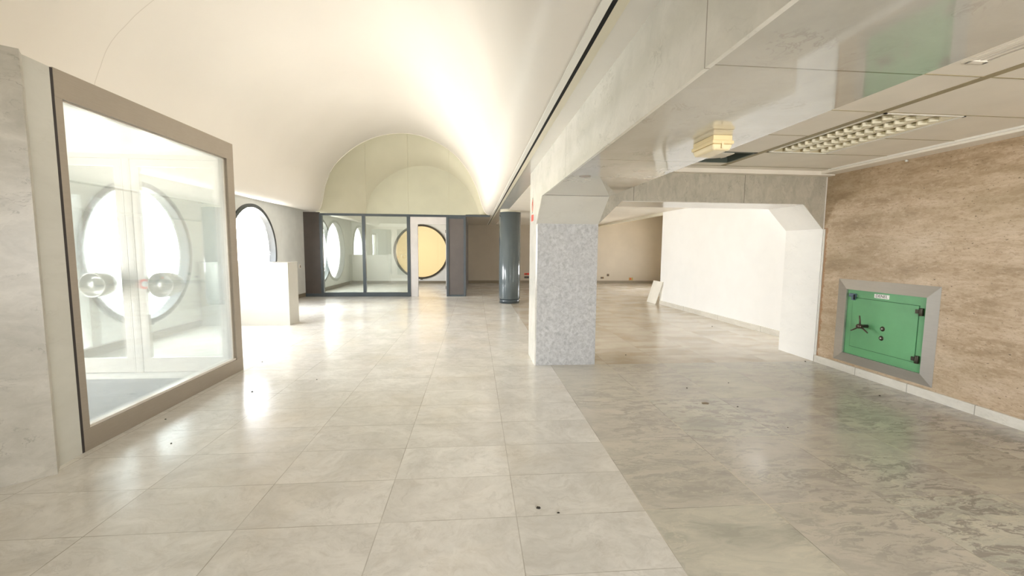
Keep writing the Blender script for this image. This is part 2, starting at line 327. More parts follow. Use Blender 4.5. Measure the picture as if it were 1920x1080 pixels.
# ------------------------------------------------------------------ mesh helpers
class MB:
    def __init__(s): s.v = []; s.f = []; s.sm = []
    def add(s, vs, fs, smooth=False):
        b = len(s.v); s.v += [tuple(v) for v in vs]
        for f in fs: s.f.append(tuple(b+i for i in f)); s.sm.append(smooth)
        return s
    def box(s, x0, x1, y0, y1, z0, z1):
        x0, x1 = sorted((x0, x1)); y0, y1 = sorted((y0, y1)); z0, z1 = sorted((z0, z1))
        return s.add([(x0,y0,z0),(x1,y0,z0),(x1,y1,z0),(x0,y1,z0),(x0,y0,z1),(x1,y0,z1),(x1,y1,z1),(x0,y1,z1)],
                     [(0,3,2,1),(4,5,6,7),(0,1,5,4),(1,2,6,5),(2,3,7,6),(3,0,4,7)])
    def prism(s, pts, ax, a, b, smooth=False):
        """pts 2-D, extruded along ax from a to b; X: (y,z)  Y: (x,z)  Z: (x,y)"""
        def P(p, t): return (t, p[0], p[1]) if ax == 'X' else ((p[0], t, p[1]) if ax == 'Y' else (p[0], p[1], t))
        n = len(pts); vs = [P(p, a) for p in pts] + [P(p, b) for p in pts]
        fs = [(i, (i+1) % n, n+(i+1) % n, n+i) for i in range(n)]
        s.add(vs, fs, smooth); s.add(vs[:n], [tuple(range(n))[::-1]]); s.add(vs[n:], [tuple(range(n))]); return s
    def lathe(s, prof, c, ax, seg=40, smooth=True):
        """prof: list of (radius, t) along the axis through c"""
        vs = []; fs = []; n = len(prof)
        for i in range(seg):
            a = 2*PI*i/seg
            for r, t in prof:
                u, w = r*math.cos(a), r*math.sin(a)
                vs.append((c[0]+t, c[1]+u, c[2]+w) if ax == 'X' else ((c[0]+u, c[1]+t, c[2]+w) if ax == 'Y' else (c[0]+u, c[1]+w, c[2]+t)))
        for i in range(seg):
            j = (i+1) % seg
            for k in range(n-1): fs.append((i*n+k, j*n+k, j*n+k+1, i*n+k+1))
        return s.add(vs, fs, smooth)
    def ring(s, c, ax, r0, r1, a, b, seg=72):
        return s.lathe([(r0, a), (r1, a), (r1, b), (r0, b), (r0, a)], c, ax, seg, False)
    def disc(s, c, ax, r, a, b, seg=48): return s.lathe([(0.0001, a), (r, a), (r, b), (0.0001, b)], c, ax, seg, False)
    def tube(s, pts, r, seg=8):
        pts = [Vector(p) for p in pts]; rings = []
        for i, p in enumerate(pts):
            d = (pts[min(i+1, len(pts)-1)] - pts[max(i-1, 0)]).normalized()
            up = Vector((0, 0, 1)) if abs(d.z) < 0.9 else Vector((1, 0, 0))
            a = d.cross(up).normalized(); b = d.cross(a).normalized()
            rr = r[i] if isinstance(r, (list, tuple)) else r
            rings.append([p + a*rr*math.cos(2*PI*k/seg) + b*rr*math.sin(2*PI*k/seg) for k in range(seg)])
        vs = [v for rg in rings for v in rg]; fs = []
        for i in range(len(rings)-1):
            for k in range(seg): fs.append((i*seg+k, i*seg+(k+1) % seg, (i+1)*seg+(k+1) % seg, (i+1)*seg+k))
        s.add(vs, fs, True); s.add(rings[0], [tuple(range(seg))]); s.add(rings[-1], [tuple(range(seg))[::-1]]); return s
    def slab(s, xs, ys, zs, holes):
        """horizontal slab x0..x1,y0..y1,z0..z1 with rectangular holes (hx0,hx1,hy0,hy1)"""
        bx = sorted({xs[0], xs[1], *[h[0] for h in holes], *[h[1] for h in holes]})
        by = sorted({ys[0], ys[1], *[h[2] for h in holes], *[h[3] for h in holes]})
        for i in range(len(bx)-1):
            for j in range(len(by)-1):
                mx, my = (bx[i]+bx[i+1])/2, (by[j]+by[j+1])/2
                if any(h[0] < mx < h[1] and h[2] < my < h[3] for h in holes): continue
                s.box(bx[i], bx[i+1], by[j], by[j+1], *zs)
        return s
    def holed_wall(s, ax, near, far, u0, u1, z0, z1, circles, cell):
        """wall plate at right angles to ax, between near and far, with round openings (u,z,r) each in a square cell"""
        def P(t, u, z): return (t, u, z) if ax == 'X' else (u, t, z)
        seg = 64
        us = sorted({u0, u1, *[c[0]-cell for c in circles], *[c[0]+cell for c in circles]})
        for i in range(len(us)-1):
            m = (us[i]+us[i+1])/2
            cc = [c for c in circles if abs(m-c[0]) < cell*0.99]
            if not cc:
                s.prism([(us[i], z0), (us[i+1], z0), (us[i+1], z1), (us[i], z1)], 'X' if ax == 'X' else 'Y', near, far) ; continue
            u, z, r = cc[0]; zl, zh = z-cell, z+cell
            if zl > z0: s.prism([(us[i], z0), (us[i+1], z0), (us[i+1], zl), (us[i], zl)], ax, near, far)
            if zh < z1: s.prism([(us[i], zh), (us[i+1], zh), (us[i+1], z1), (us[i], z1)], ax, near, far)
            inn, out = [], []
            for k in range(seg):
                a = 2*PI*(k+0.5)/seg + 0; ca, sa = math.cos(a), math.sin(a); q = cell/max(abs(ca), abs(sa))
                inn.append((u+r*ca, z+r*sa)); out.append((u+q*ca, z+q*sa))
            for k in range(seg):                      # square corners
                pass
            for t in (near, far):
                vs = [P(t, *p) for p in inn] + [P(t, *p) for p in out]
                s.add(vs, [(k, (k+1) % seg, seg+(k+1) % seg, seg+k) for k in range(seg)])
                for sa_, sb_ in ((1, 1), (-1, 1), (-1, -1), (1, -1)):
                    cands = sorted(range(seg), key=lambda k: (out[k][0]-(u+sa_*cell))**2 + (out[k][1]-(z+sb_*cell))**2)[:2]
                    s.add([P(t, *out[cands[0]]), P(t, u+sa_*cell, z+sb_*cell), P(t, *out[cands[1]])], [(0, 1, 2)])
            vs = [P(near, *p) for p in inn] + [P(far, *p) for p in inn]
            s.add(vs, [(k, (k+1) % seg, seg+(k+1) % seg, seg+k) for k in range(seg)], True)
        return s
    def build(s, name, mat, parent=None, bevel=0.0, kind=None, rot=None, **tags):
        me = bpy.data.meshes.new(name)
        base = Vector((0, 0, 0))
        if parent is not None: base = Vector(parent['_w'])
        elif s.v and kind != 'structure':
            xs, ys, zs = zip(*s.v); base = Vector(((min(xs)+max(xs))/2, (min(ys)+max(ys))/2, min(zs)))
        me.from_pydata([tuple(Vector(v)-base) for v in s.v], [], s.f); me.validate()
        me.polygons.foreach_set('use_smooth', s.sm[:len(me.polygons)] if len(s.sm) >= len(me.polygons) else [False]*len(me.polygons))
        me.update(); me.materials.append(M[mat] if isinstance(mat, str) else mat)
        import bmesh
        bm = bmesh.new(); bm.from_mesh(me); bmesh.ops.remove_doubles(bm, verts=bm.verts, dist=1e-5); bmesh.ops.recalc_face_normals(bm, faces=bm.faces)
        bm.to_mesh(me); bm.free()
        o = bpy.data.objects.new(name, me); COL.objects.link(o); o['_w'] = tuple(base)
        if parent is not None: o.parent = parent
        else: o.location = base
        if bevel:
            b = o.modifiers.new('edge', 'BEVEL'); b.width = bevel; b.segments = 2; b.limit_method = 'ANGLE'; b.angle_limit = 0.6
        tag(o, kind=kind, **tags); return o
def tag(o, label=None, category=None, group=None, kind=None):
    for k, v in (('label', label), ('category', category), ('group', group), ('kind', kind)):
        if v: o[k] = v
def thing(name, loc, label=None, category=None, group=None, kind=None):
    o = bpy.data.objects.new(name, None); o.empty_display_size = 0.1; o.location = loc; o['_w'] = tuple(loc); COL.objects.link(o)
    tag(o, label, category, group, kind); return o
# a child placed relative to its thing: parts are meshes in world coordinates minus the thing's base.
# sub-parts hang from a part whose own origin already sits at the thing's base.

# ------------------------------------------------------------------ room shell
Y0, Y1 = -3.0, 19.8
MB().box(-6.0, 9.3, Y0-0.3, Y1+0.3, -0.12, 0).build('floor', 'floor', kind='structure', label='polished cream and grey marble slab floor')
PROFILE = [(-5.62, 2.90), (-5.48, 2.815), (-5.32, 2.745), (-5.14, 2.722), (-5.03, 2.74), (-4.957, 2.80), (-4.90, 2.93), (-4.86, 3.10), (-4.809, 3.32),
           (-4.765, 3.53), (-4.697, 3.75), (-4.56, 4.07), (-4.35, 4.34), (-4.083, 4.585), (-3.84, 4.78), (-3.581, 4.94), (-3.32, 5.065), (-3.04, 5.165),
           (-2.66, 5.25), (-2.246, 5.28), (-1.88, 5.245), (-1.541, 5.155), (-1.19, 5.01), (-0.848, 4.805), (-0.60, 4.60), (-0.386, 4.36), (-0.19, 4.09), (-0.023, 3.79),
           (0.085, 3.53), (0.169, 3.27), (0.225, 3.06), (0.285, 2.89), (0.36, 2.775), (0.46, 2.715), (0.557, 2.70)]
def catmull(P, n=4):
    out = []
    for i in range(len(P)-1):
        p0, p1, p2, p3 = P[max(i-1, 0)], P[i], P[i+1], P[min(i+2, len(P)-1)]
        for k in range(n):
            t = k/n
            out.append(tuple(0.5*((2*b)+(c-a)*t+(2*a-5*b+4*c-d)*t*t+(-a+3*b-3*c+d)*t**3) for a, b, c, d in zip(p0, p1, p2, p3)))
    out.append(P[-1]); return out
def smooth_pts(P, it=3):
    for _ in range(it): P = [P[0]] + [tuple((a+2*b+c)/4 for a, b, c in zip(P[i-1], P[i], P[i+1])) for i in range(1, len(P)-1)] + [P[-1]]
    return P
VP = smooth_pts(catmull(PROFILE), 6)
m = MB(); n = len(VP); ys = [Y0-0.2, Y1+0.1]
m.add([(x, y, z) for y in ys for x, z in VP], [(i, i+1, n+i+1, n+i) for i in range(n-1)], True)
outer = [(-5.62, 5.6), (0.557, 5.6)]
for y in ys:                                     # closed ends and roof of the vault block
    pass
m.add([(x, y, z) for y in ys for x, z in outer], [(0, 1, 3, 2)])
m.add([(-5.62, ys[0], 2.9), (-5.62, ys[1], 2.9), (-5.62, ys[1], 5.6), (-5.62, ys[0], 5.6)], [(0, 1, 2, 3)])
m.add([(0.557, ys[0], 2.7), (0.557, ys[1], 2.7), (0.557, ys[1], 5.6), (0.557, ys[0], 5.6)], [(0, 1, 2, 3)])
m.build('ceiling', 'vault', kind='structure', label='white plaster barrel vault over the hall')

# flat ceilings right of the vault
MB().box(0.557, 0.602, Y0, Y1, 2.690, 2.78).build('trim_1', 'trimwhite', kind='structure')
MB().box(0.602, 0.628, Y0, Y1, 2.694, 2.78).build('trim_2', 'black', kind='structure', label='black slot along the edge of the vault')
MB().box(0.628, 0.68, Y0, Y1, 2.692, 2.78).build('trim_3', 'cream_trim', kind='structure')
MB().box(0.68, 0.82, Y0, 6.38, 2.70, 2.78).box(0.68, 0.95, 6.38, Y1, 2.70, 2.78).build('ceiling.001', 'strip', kind='structure', label='narrow glossy white ceiling strip beside the black slot')
MB().box(-0.30, 0.557, 14.32, Y1, 2.69, 2.72).build('ceiling.002', 'far_wall', kind='structure', label='flat cream ceiling behind the partition')
HATCH = (2.50, 3.165, 4.65, 5.22); LAMP = (3.24, 3.95, 3.225, 4.60); DIFF = (2.83, 2.95, 0.6, 2.33)
MB().slab((1.67, 4.955), (Y0, 5.72), (2.70, 2.78), [HATCH, LAMP, DIFF]).build('ceiling.003', 'tile', kind='structure', label='suspended cream tile ceiling over the safe')
MB().box(0.95, 5.62, 6.46, Y1, 2.70, 2.76).build('ceiling.004', 'tile', kind='structure', label='flat cream ceiling of the far right room')
MB().box(5.60, 9.3, 12.0, Y1, 3.5, 3.6).build('ceiling.005', 'tile', kind='structure', label='raised ceiling at the far right corner')
MB().box(5.50, 5.62, 12.0, Y1, 2.63, 3.6).build('trim_4', 'cream_trim', kind='structure', label='cream cornice at the edge of the flat ceiling')
g = MB(); zt = 2.696
g.box(3.172, 3.232, Y0, 5.4, zt, 2.7005)
for yy in (4.63, 3.935, 3.215, 2.52, 1.8, 1.1):
    for xa, xb in ((1.67, 3.172), (3.232, 4.72)):
        if xa > 3 and yy in (3.935,): xa = 3.95
        if xa < 3 and yy in (1.8, 1.1): xb = 2.83
        if xa < 3 and yy == 4.63: xb = 2.50
        g.box(xa, xb, yy-0.004, yy+0.004, zt+0.001, 2.7005)
g.box(1.67, 4.72, 5.40, 5.405, zt, 2.7005)
g.build('trim_5', 'gap', kind='structure', label='darker joint strips of the tile ceiling')
MB().box(4.715, 4.745, Y0, 5.45, 2.682, 2.7005).build('trim_6', 'trimwhite', kind='structure', label='white angle trim along the tile ceiling')
MB().box(4.745, 4.96, Y0, 5.72, 2.66, 2.70).build('trim_7', 'tile', kind='structure')

# walls
ZW = 3.1
m = MB(); m.holed_wall('X', -5.66, -5.5, 5.9, Y1+0.2, 0, ZW, [(y, WIN_Z, 1.13) for y in LEFT_WINDOWS], 1.36)
m.box(-5.75, -5.5, Y0-0.2, 3.7, 0, ZW); m.box(-5.75, -5.5, 3.7, 5.9, 2.4, ZW); m.box(-5.75, -5.5, 5.5, 5.9, 0, 2.4)
m.build('wall_left', 'grey_wall', kind='structure', label='pale grey wall with round windows')
m = MB(); m.holed_wall('Y', Y1, Y1+0.35, -5.85, 0.6, 0, 5.7, [(-2.43, 1.43, 1.185)], 1.40)
m.build('wall_back', 'white_wall', kind='structure', label='white end wall with an amber round window')
MB().box(0.6, 9.3, Y1, Y1+0.35, 0, 3.6).build('wall_back.001', 'tan_wall', kind='structure', label='tan far wall of the right room')
MB().box(-0.33, 0.6, Y1-0.01, Y1, 0, 2.72).build('wall_back.002', 'tan_wall', kind='structure')
MB().box(9.0, 9.3, 12.0, 15.0, 0, 3.6).box(9.0, 9.3, 17.0, Y1, 0, 3.6).box(9.0, 9.3, 15.0, 17.0, 0, 0.95).box(9.0, 9.3, 15.0, 17.0, 2.25, 3.6).build('wall_right.001', 'tan_wall', kind='structure')  # unseen wall; its opening is added to brighten the far room
MB().box(5.6, 9.3, 11.9, 12.02, 0, 3.6).build('wall_right.002', 'tan_wall', kind='structure')
def slanted(x0, y0, x1, y1, th, z0, z1):         # plate whose face runs (x0,y0)-(x1,y1); thickness to the right
    return MB().prism([(x0, y0), (x1, y1), (x1+th, y1), (x0+th, y0)], 'Z', z0, z1)
slanted(5.735, 6.44, 5.475, 12.18, 0.12, 0, 2.74).build('wall_right.003', 'white_wall', kind='structure', label='white painted wall beyond the portal')
slanted(5.715, 6.46, 5.457, 12.17, 0.02, 0, 0.115).build('baseboard_right.001', 'base_marble', kind='structure')
MB().box(4.955, 5.25, Y0, 5.72, 0, 2.74).build('wall_right', 'travertine', kind='structure', label='brown travertine wall around the green safe')
MB().box(4.925, 4.957, Y0, 5.70, 0, 0.10).build('baseboard_right', 'base_marble', kind='structure', label='white marble baseboard below the travertine wall', bevel=0.003)
MB().box(-0.30, 9.0, Y1-0.03, Y1, 0, 0.13).build('baseboard_back', 'brown_base', kind='structure', label='brown baseboard along the far wall')
MB().box(-5.5, -0.36, Y1-0.02, Y1, 0, 0.10).build('baseboard_back.001', 'brown_base', kind='structure')
MB().box(-5.5, -5.47, 5.95, Y1-0.03, 0, 0.12).build('baseboard_left', 'brown_base', kind='structure', label='brown baseboard below the round windows')
# front wall behind the camera, mostly shop window
m = MB(); m.box(-5.85, 0.3, Y0-0.3, Y0, 0, ZW); m.box(2.9, 5.25, Y0-0.3, Y0, 0, ZW); m.box(0.3, 2.9, Y0-0.3, Y0, 2.25, ZW); m.box(0.3, 2.9, Y0-0.3, Y0, 0, 0.75)
m.build('wall_front', 'white_wall', kind='structure')
MB().box(-5.7, 0.6, Y0-0.25, Y0-0.15, 2.9, 5.6).build('wall_front.001', 'vault', kind='structure')
MB().box(0.3, 2.9, Y0-0.26, Y0-0.25, 0.75, 2.25).build('window_6', 'win_glass', kind='structure')
# entrance marble: slanted slab and the pale return beside the bronze frame
ea, eb = (-2.985, 3.22), (-5.5, 1.30)
d = Vector((eb[0]-ea[0], eb[1]-ea[1])).normalized(); nn = Vector((d.y, -d.x))*-0.12
MB().prism([ea, eb, (eb[0]+nn.x, eb[1]+nn.y), (ea[0]+nn.x, ea[1]+nn.y)], 'Z', 0, 2.85).build('wall_entrance', 'slab_marble', kind='structure', label='grey veined marble wall left of the entrance')
MB().prism([(-3.0, 3.232), (-3.01, 3.43), (-3.12, 3.43), (-3.12, 3.30)], 'Z', 0, 2.86).build('wall_entrance.001', 'slab_edge', kind='structure', label='narrow pale marble return beside the bronze frame')

# ------------------------------------------------------------------ round windows
def round_window(i, ax, c, r, ring_mat, glass_mat, lab, depth_sign):
    w = thing('window_%d' % i, c, lab, kind='structure')
    s = depth_sign
    a, b = sorted((0.045*s, -0.12*s))
    MB().ring(c, ax, r, r+0.085, a, b).build('window_frame', ring_mat, w)
    a, b = sorted((-0.10*s, -0.105*s-0.01*s))
    MB().disc(c, ax, r, a, b, 72).build('glass_pane', glass_mat, w)
    cc = MB()
    if ax == 'X': cc.box(c[0]+0.0, c[0]+0.075, c[1]-0.05, c[1]+0.05, c[2]-r-0.10, c[2]-r-0.06).build('latch', ring_mat, w)
    else: cc.box(c[0]-0.05, c[0]+0.05, c[1]-0.075, c[1], c[2]-r-0.11, c[2]-r-0.06).build('latch', ring_mat, w)
    return w
labs = ['dark ringed round window seen through the entrance glass', 'dark ringed round window above the marble counter', 'dark ringed round window behind the partition glass']
for i, (y, lab) in enumerate(zip(LEFT_WINDOWS, labs)):
    round_window(i+1, 'X', (-5.5, y, WIN_Z), 1.10, 'ring', 'win_glass', lab, 1)
round_window(4, 'Y', (-2.43, Y1, 1.43), 1.155, 'ring_bronze', 'amber_glass', 'amber glazed round window in the end wall', -1)

# ------------------------------------------------------------------ glazed entrance vestibule
XF = -3.01
t = thing('glass_screen', (XF, 4.6, 0), 'large bronze framed glass screen of the entrance lobby', 'glass screen')
f = MB()
f.box(XF-0.10, XF, 3.455, 5.74, 2.665, 2.868)
f.box(XF-0.10, XF, 3.455, 5.74, 0.0, 0.168)
f.build('frame', 'bronze', t, bevel=0.002)
f = MB(); f.box(XF-0.10, XF-0.002, 3.455, 3.515, 0.168, 2.665); f.build('post', 'bronze', t)
f = MB(); f.box(XF-0.10, XF-0.002, 5.60, 5.74, 0.168, 2.665); f.build('post', 'bronze', t)
f = MB()
f.box(XF-0.07, XF-0.03, 3.515, 3.53, 0.168, 2.665); f.box(XF-0.07, XF-0.03, 5.575, 5.60, 0.168, 2.665)
f.box(XF-0.07, XF-0.012, 3.515, 5.60, 0.168, 0.19); f.box(XF-0.07, XF-0.03, 3.515, 5.60, 2.655, 2.665)
f.build('glazing_bead', 'bronze_light', t)
MB().box(XF-0.055, XF-0.045, 3.52, 5.59, 0.18, 2.66).build('glass_pane', 'glare_veil_glass', t)
MB().box(XF-0.10, XF-0.002, 3.432, 3.455, 0, 2.86).build('sealant_joint', 'dark_joint', t)
MB().box(-5.5, XF-0.10, 3.40, 5.76, 2.70, 2.86).build('ceiling.006', 'trimwhite', kind='structure', label='flat white ceiling of the entrance lobby')
t = thing('door_3', (-5.62, 4.6, 0), 'unseen glazed door added to dim the lobby entrance', kind='structure')  # unseen door, added to cut the daylight from the lobby entrance
MB().box(-5.66, -5.58, 3.70, 3.78, 0, 2.4).box(-5.66, -5.58, 5.42, 5.50, 0, 2.4).box(-5.66, -5.58, 3.78, 5.42, 2.32, 2.4).box(-5.66, -5.58, 3.78, 5.42, 0, 0.1).box(-5.66, -5.58, 4.57, 4.63, 0.1, 2.32).build('door_frame', 'bronze', t)
MB().box(-5.625, -5.615, 3.78, 5.42, 0.1, 2.32).build('glass_pane', 'dimming_glass', t)
# doors in the far side of the lobby
def leaf(i, x0, x1, lab, knobx, red):
    dd = thing('door_%d' % i, ((x0+x1)/2, 5.69, 0), lab, kind='structure')
    f = MB(); w = 0.09
    f.box(x0, x0+w, 5.665, 5.715, 0.008, 2.645); f.box(x1-w, x1, 5.665, 5.715, 0.008, 2.645)
    f.box(x0+w, x1-w, 5.665, 5.715, 0.008, 0.19); f.box(x0+w, x1-w, 5.665, 5.715, 2.56, 2.645)
    f.build('door_frame', 'bronze_light', dd, bevel=0.002)
    MB().box(x0+w-0.005, x1-w+0.005, 5.685, 5.695, 0.185, 2.565).build('glass_pane', 'door_glass', dd)
    for s_, y_ in ((-1, 5.685),):
        prof = [(0.10, 0.0), (0.135, 0.04), (0.148, 0.12), (0.150, 0.20), (0.150, 0.245), (0.138, 0.25), (0.13, 0.235), (0.115, 0.19), (0.07, 0.175), (0.055, 0.215), (0.03, 0.232), (0.0005, 0.236)]
        prof = [(r, s_*t_) for r, t_ in prof]
        MB().lathe(prof, (knobx, y_, 1.13), 'Y', 48).build('door_pull', 'chrome', dd)
    if red:
        k = MB().ring((red, 5.6645, 1.125), 'Y', 0.036, 0.062, -0.004, 0.0, 40).build('red_sticker_ring', 'red', dd)
        MB().disc((red, 5.6645, 1.125), 'Y', 0.036, -0.003, 0.0, 40).build('sticker_centre', 'white_plastic', dd)
    return dd
leaf(1, -4.165, -3.125, 'glass door leaf with large round pull beside the screen post', -3.75, -4.085)
leaf(2, -5.44, -4.265, 'glass door leaf with large round pull near the round window', -4.51, None)
f = MB(); f.box(-4.255, -4.175, 5.66, 5.73, 0, 2.66); f.box(-5.5, -3.11, 5.66, 5.73, 2.65, 2.70); f.box(-5.5, -5.45, 5.66, 5.73, 0, 2.65)
f.build('door_frame', 'bronze_light', kind='structure', label='satin metal frame around the lobby doors')
MB().box(-5.45, -3.14, 3.52, 5.36, 0.0, 0.014).build('doormat', 'doormat', label='dark grey doormat inside the glass entrance lobby', category='doormat', bevel=0.003)

# ------------------------------------------------------------------ marble counter
t = thing('marble_counter', (-4.6, 9.2, 0), 'cream marble clad counter in front of the round window', 'counter')
MB().box(-5.46, -3.79, 9.0, 9.46, 0, 1.262).build('body', 'counter', t)
MB().box(-5.47, -3.765, 8.985, 9.475, 1.262, 1.285).build('countertop', 'counter', t, bevel=0.003)
MB().box(-3.79, -3.77, 8.995, 9.465, 0, 1.262).build('end_panel', 'counter', t)

# ------------------------------------------------------------------ glazed partition with lunette
YP = 14.28
t = thing('office_partition', (-2.9, YP, 0), 'slate framed office partition with two panes and open doorway', 'partition')
f = MB()
f.box(-4.96, -0.30, YP, YP+0.10, 2.615, 2.69)                                  # head rail
f.box(-0.30, 0.50, YP+0.01, YP+0.07, 2.645, 2.70)
f.box(-4.965, -2.10, YP, YP+0.10, 0, 0.135)
f.box(-5.46, -4.965, YP+0.005, YP+0.10, 0, 0.10)
for x0, x1 in ((-4.965, -4.88), (-3.635, -3.54), (-2.21, -2.105), (-0.935, -0.855), (-0.37, -0.295)): f.box(x0, x1, YP-0.005, YP+0.105, 0, 2.62)
f.box(-0.855, -0.37, YP, YP+0.1, 0, 0.06); f.box(-0.855, -0.37, YP, YP+0.1, 2.57, 2.62)
f.build('frame', 'slate', t, bevel=0.002)
MB().box(-5.46, -4.965, YP+0.01, YP+0.09, 0.10, 2.72).build('dark_panel', 'brown_panel', t)
MB().box(-0.855, -0.37, YP+0.02, YP+0.08, 0.06, 2.57).build('dark_panel', 'brown_panel2', t)
MB().box(-0.355, -0.30, YP+0.105, Y1-0.035, 0.0, 2.685).build('side_panel', 'brown_panel2', t)
MB().box(-4.88, -3.635, YP+0.045, YP+0.053, 0.135, 2.615).build('glass_pane', 'part_glass', t)
MB().box(-3.54, -2.21, YP+0.045, YP+0.053, 0.135, 2.615).build('glass_pane', 'part_glass', t)
f = MB(); f.box(-2.105, -1.86, YP+0.01, YP+0.09, 0, 2.615); f.box(-1.86, -0.935, YP+0.01, YP+0.09, 2.385, 2.615); f.box(-0.952, -0.935, YP+0.01, YP+0.12, 0, 2.385)
f.build('door_casing', 'casing', t, bevel=0.002)
f = MB()
for z in (0.25, 2.1): f.box(-0.965, -0.95, YP-0.0, YP+0.06, z, z+0.1)
f.build('hinge', 'iron', t)
# lunette glass
L = thing('window_5', (-2.25, YP, 2.69), 'green tinted glass lunette above the office partition', kind='structure')
cuts = [-5.2, -3.50, -2.16, -0.85, 0.53]
def clip(x0, x1):
    top = [(x, z) for x, z in VP if x0 < x < x1]
    def zat(x):
        for (a, za), (b, zb) in zip(VP, VP[1:]):
            if a <= x <= b: return za+(zb-za)*(x-a)/(b-a+1e-9)
    pts = [(x0, zat(x0))] + top + [(x1, zat(x1))]
    return [(x1, 2.69), (x0, 2.69)] + [(x, max(z-0.004, 2.691)) for x, z in pts]
for a, b in zip(cuts, cuts[1:]):
    MB().prism(clip(a+0.003, b-0.003), 'Y', YP+0.04, YP+0.048).build('glass_pane', 'lunette_glass', L)
f = MB()
for c in cuts[1:-1]:
    zt_ = [z for x, z in VP if abs(x-c) < 0.15][0]
    f.box(c-0.004, c+0.004, YP+0.036, YP+0.052, 2.69, zt_)
f.build('glazing_joint', 'joint_seal', L)
MB().tube([(x, YP+0.042, z-0.012) for x, z in VP if -4.96 < x < 0.5], 0.014, 6).build('edge_seal', 'tile', L)

# ------------------------------------------------------------------ round column
t = thing('round_column', (1.03, 12.62, 0), 'glossy slate grey round column in the middle of the hall', 'column', kind='thing')
MB().lathe([(0.0005, 0.13), (0.312, 0.13), (0.316, 0.14), (0.316, 2.655), (0.0005, 2.655)], (1.03, 12.62, 0), 'Z', 64).build('shaft', 'col_paint', t)
MB().lathe([(0.0005, 0.0), (0.295, 0.0), (0.295, 0.13), (0.0005, 0.13)], (1.03, 12.62, 0), 'Z', 64).build('base_ring', 'slate', t)
MB().lathe([(0.0005, 2.655), (0.29, 2.655), (0.29, 2.70), (0.0005, 2.70)], (1.03, 12.62, 0), 'Z', 64).build('top_ring', 'cream_trim', t)

# ------------------------------------------------------------------ pillar, beams and portal
PX0, PX1, PY0, PY1 = 0.82, 1.67, 5.72, 6.38
t = thing('marble_pillar', (1.245, 6.05, 0), 'square marble pillar with rough grey front face', 'pillar', kind='thing')
MB().box(PX0+0.02, PX1, PY0+0.02, PY1, 0, 2.70).build('core', 'pier_marble', t)
MB().box(PX0+0.012, PX1-0.001, PY0, PY0+0.02, 0, 1.94).build('rough_facing', 'rough_stone', t)
MB().box(PX0, PX0+0.02, PY0-0.002, PY1, 0, 2.70).build('side_facing', 'face_marble', t)
ZS = 2.262
t = thing('marble_beam', (1.245, 1.4, ZS), 'long polished marble beam running from the pillar overhead', 'beam', kind='thing')
MB().box(PX0+0.03, PX1, Y0+0.01, PY0-0.001, ZS, 2.70).build('soffit', 'soffit_marble', t)
MB().box(PX0, PX0+0.02, Y0+0.01, PY0-0.003, ZS-0.012, 2.70).build('face_slab', 'face_marble', t)
MB().box(PX0+0.02, PX0+0.03, Y0+0.01, PY0-0.003, ZS+0.012, 2.70).build('joint', 'gap', t)
# haunch between beam and pillar: slopes from the soffit down the pillar front
MB().prism([(5.27, ZS-0.002), (PY0-0.001, ZS-0.002), (PY0-0.001, 1.942)], 'X', PX0+0.012, PX1-0.001).build('haunch', 'haunch_marble', t)
MB().prism([(5.262, ZS-0.012), (PY0-0.002, ZS-0.012), (PY0-0.002, 1.935)], 'X', PX0, PX0+0.0115).build('haunch_edge', 'face_marble', t)
t = thing('portal_lintel', (3.3, 6.05, ZS), 'grey veined marble lintel with cut corners over the portal', 'lintel', kind='thing')
MB().box(PX1, 4.939, PY0, PY1+0.07, ZS, 2.70).build('beam_body', 'lintel_marble', t)
MB().box(2.0, 4.62, PY0+0.012, PY1+0.06, ZS-0.006, ZS).build('soffit_facing', 'pier_marble', t)
MB().prism([(PX1, ZS-0.0005), (1.99, ZS-0.0005), (PX1, 1.945)], 'Y', PY0, PY1).build('haunch', 'lintel_marble', t)
MB().prism([(4.939, ZS-0.0005), (4.62, ZS-0.0005), (4.939, 1.915)], 'Y', PY0, PY0+0.012).build('haunch', 'lintel_marble', t)
MB().prism([(4.939, ZS-0.0065), (4.62, ZS-0.0065), (4.939, 1.92)], 'Y', PY0+0.0125, PY1+0.07).build('haunch_facing', 'pier_marble', t)
MB().box(1.67, 4.96, 5.60, PY0, 2.645, 2.70).build('trim_8', 'tile', kind='structure')
t = thing('portal_pier', (5.3, 6.1, 0), 'white marble pier at the right side of the portal', 'pier', kind='thing')
MB().box(4.9405, 5.70, PY0+0.002, PY1+0.06, 0, 2.70).build('pier_body', 'pier_marble', t)
MB().box(4.9365, 4.9404, PY0+0.0, PY1+0.06, 0, 1.915).build('jamb_facing', 'pier_marble', t)
MB().box(4.945, 4.9545, PY0-0.03, PY0-0.002, 0.10, 1.915).build('edge_strip', 'haunch_marble', t)

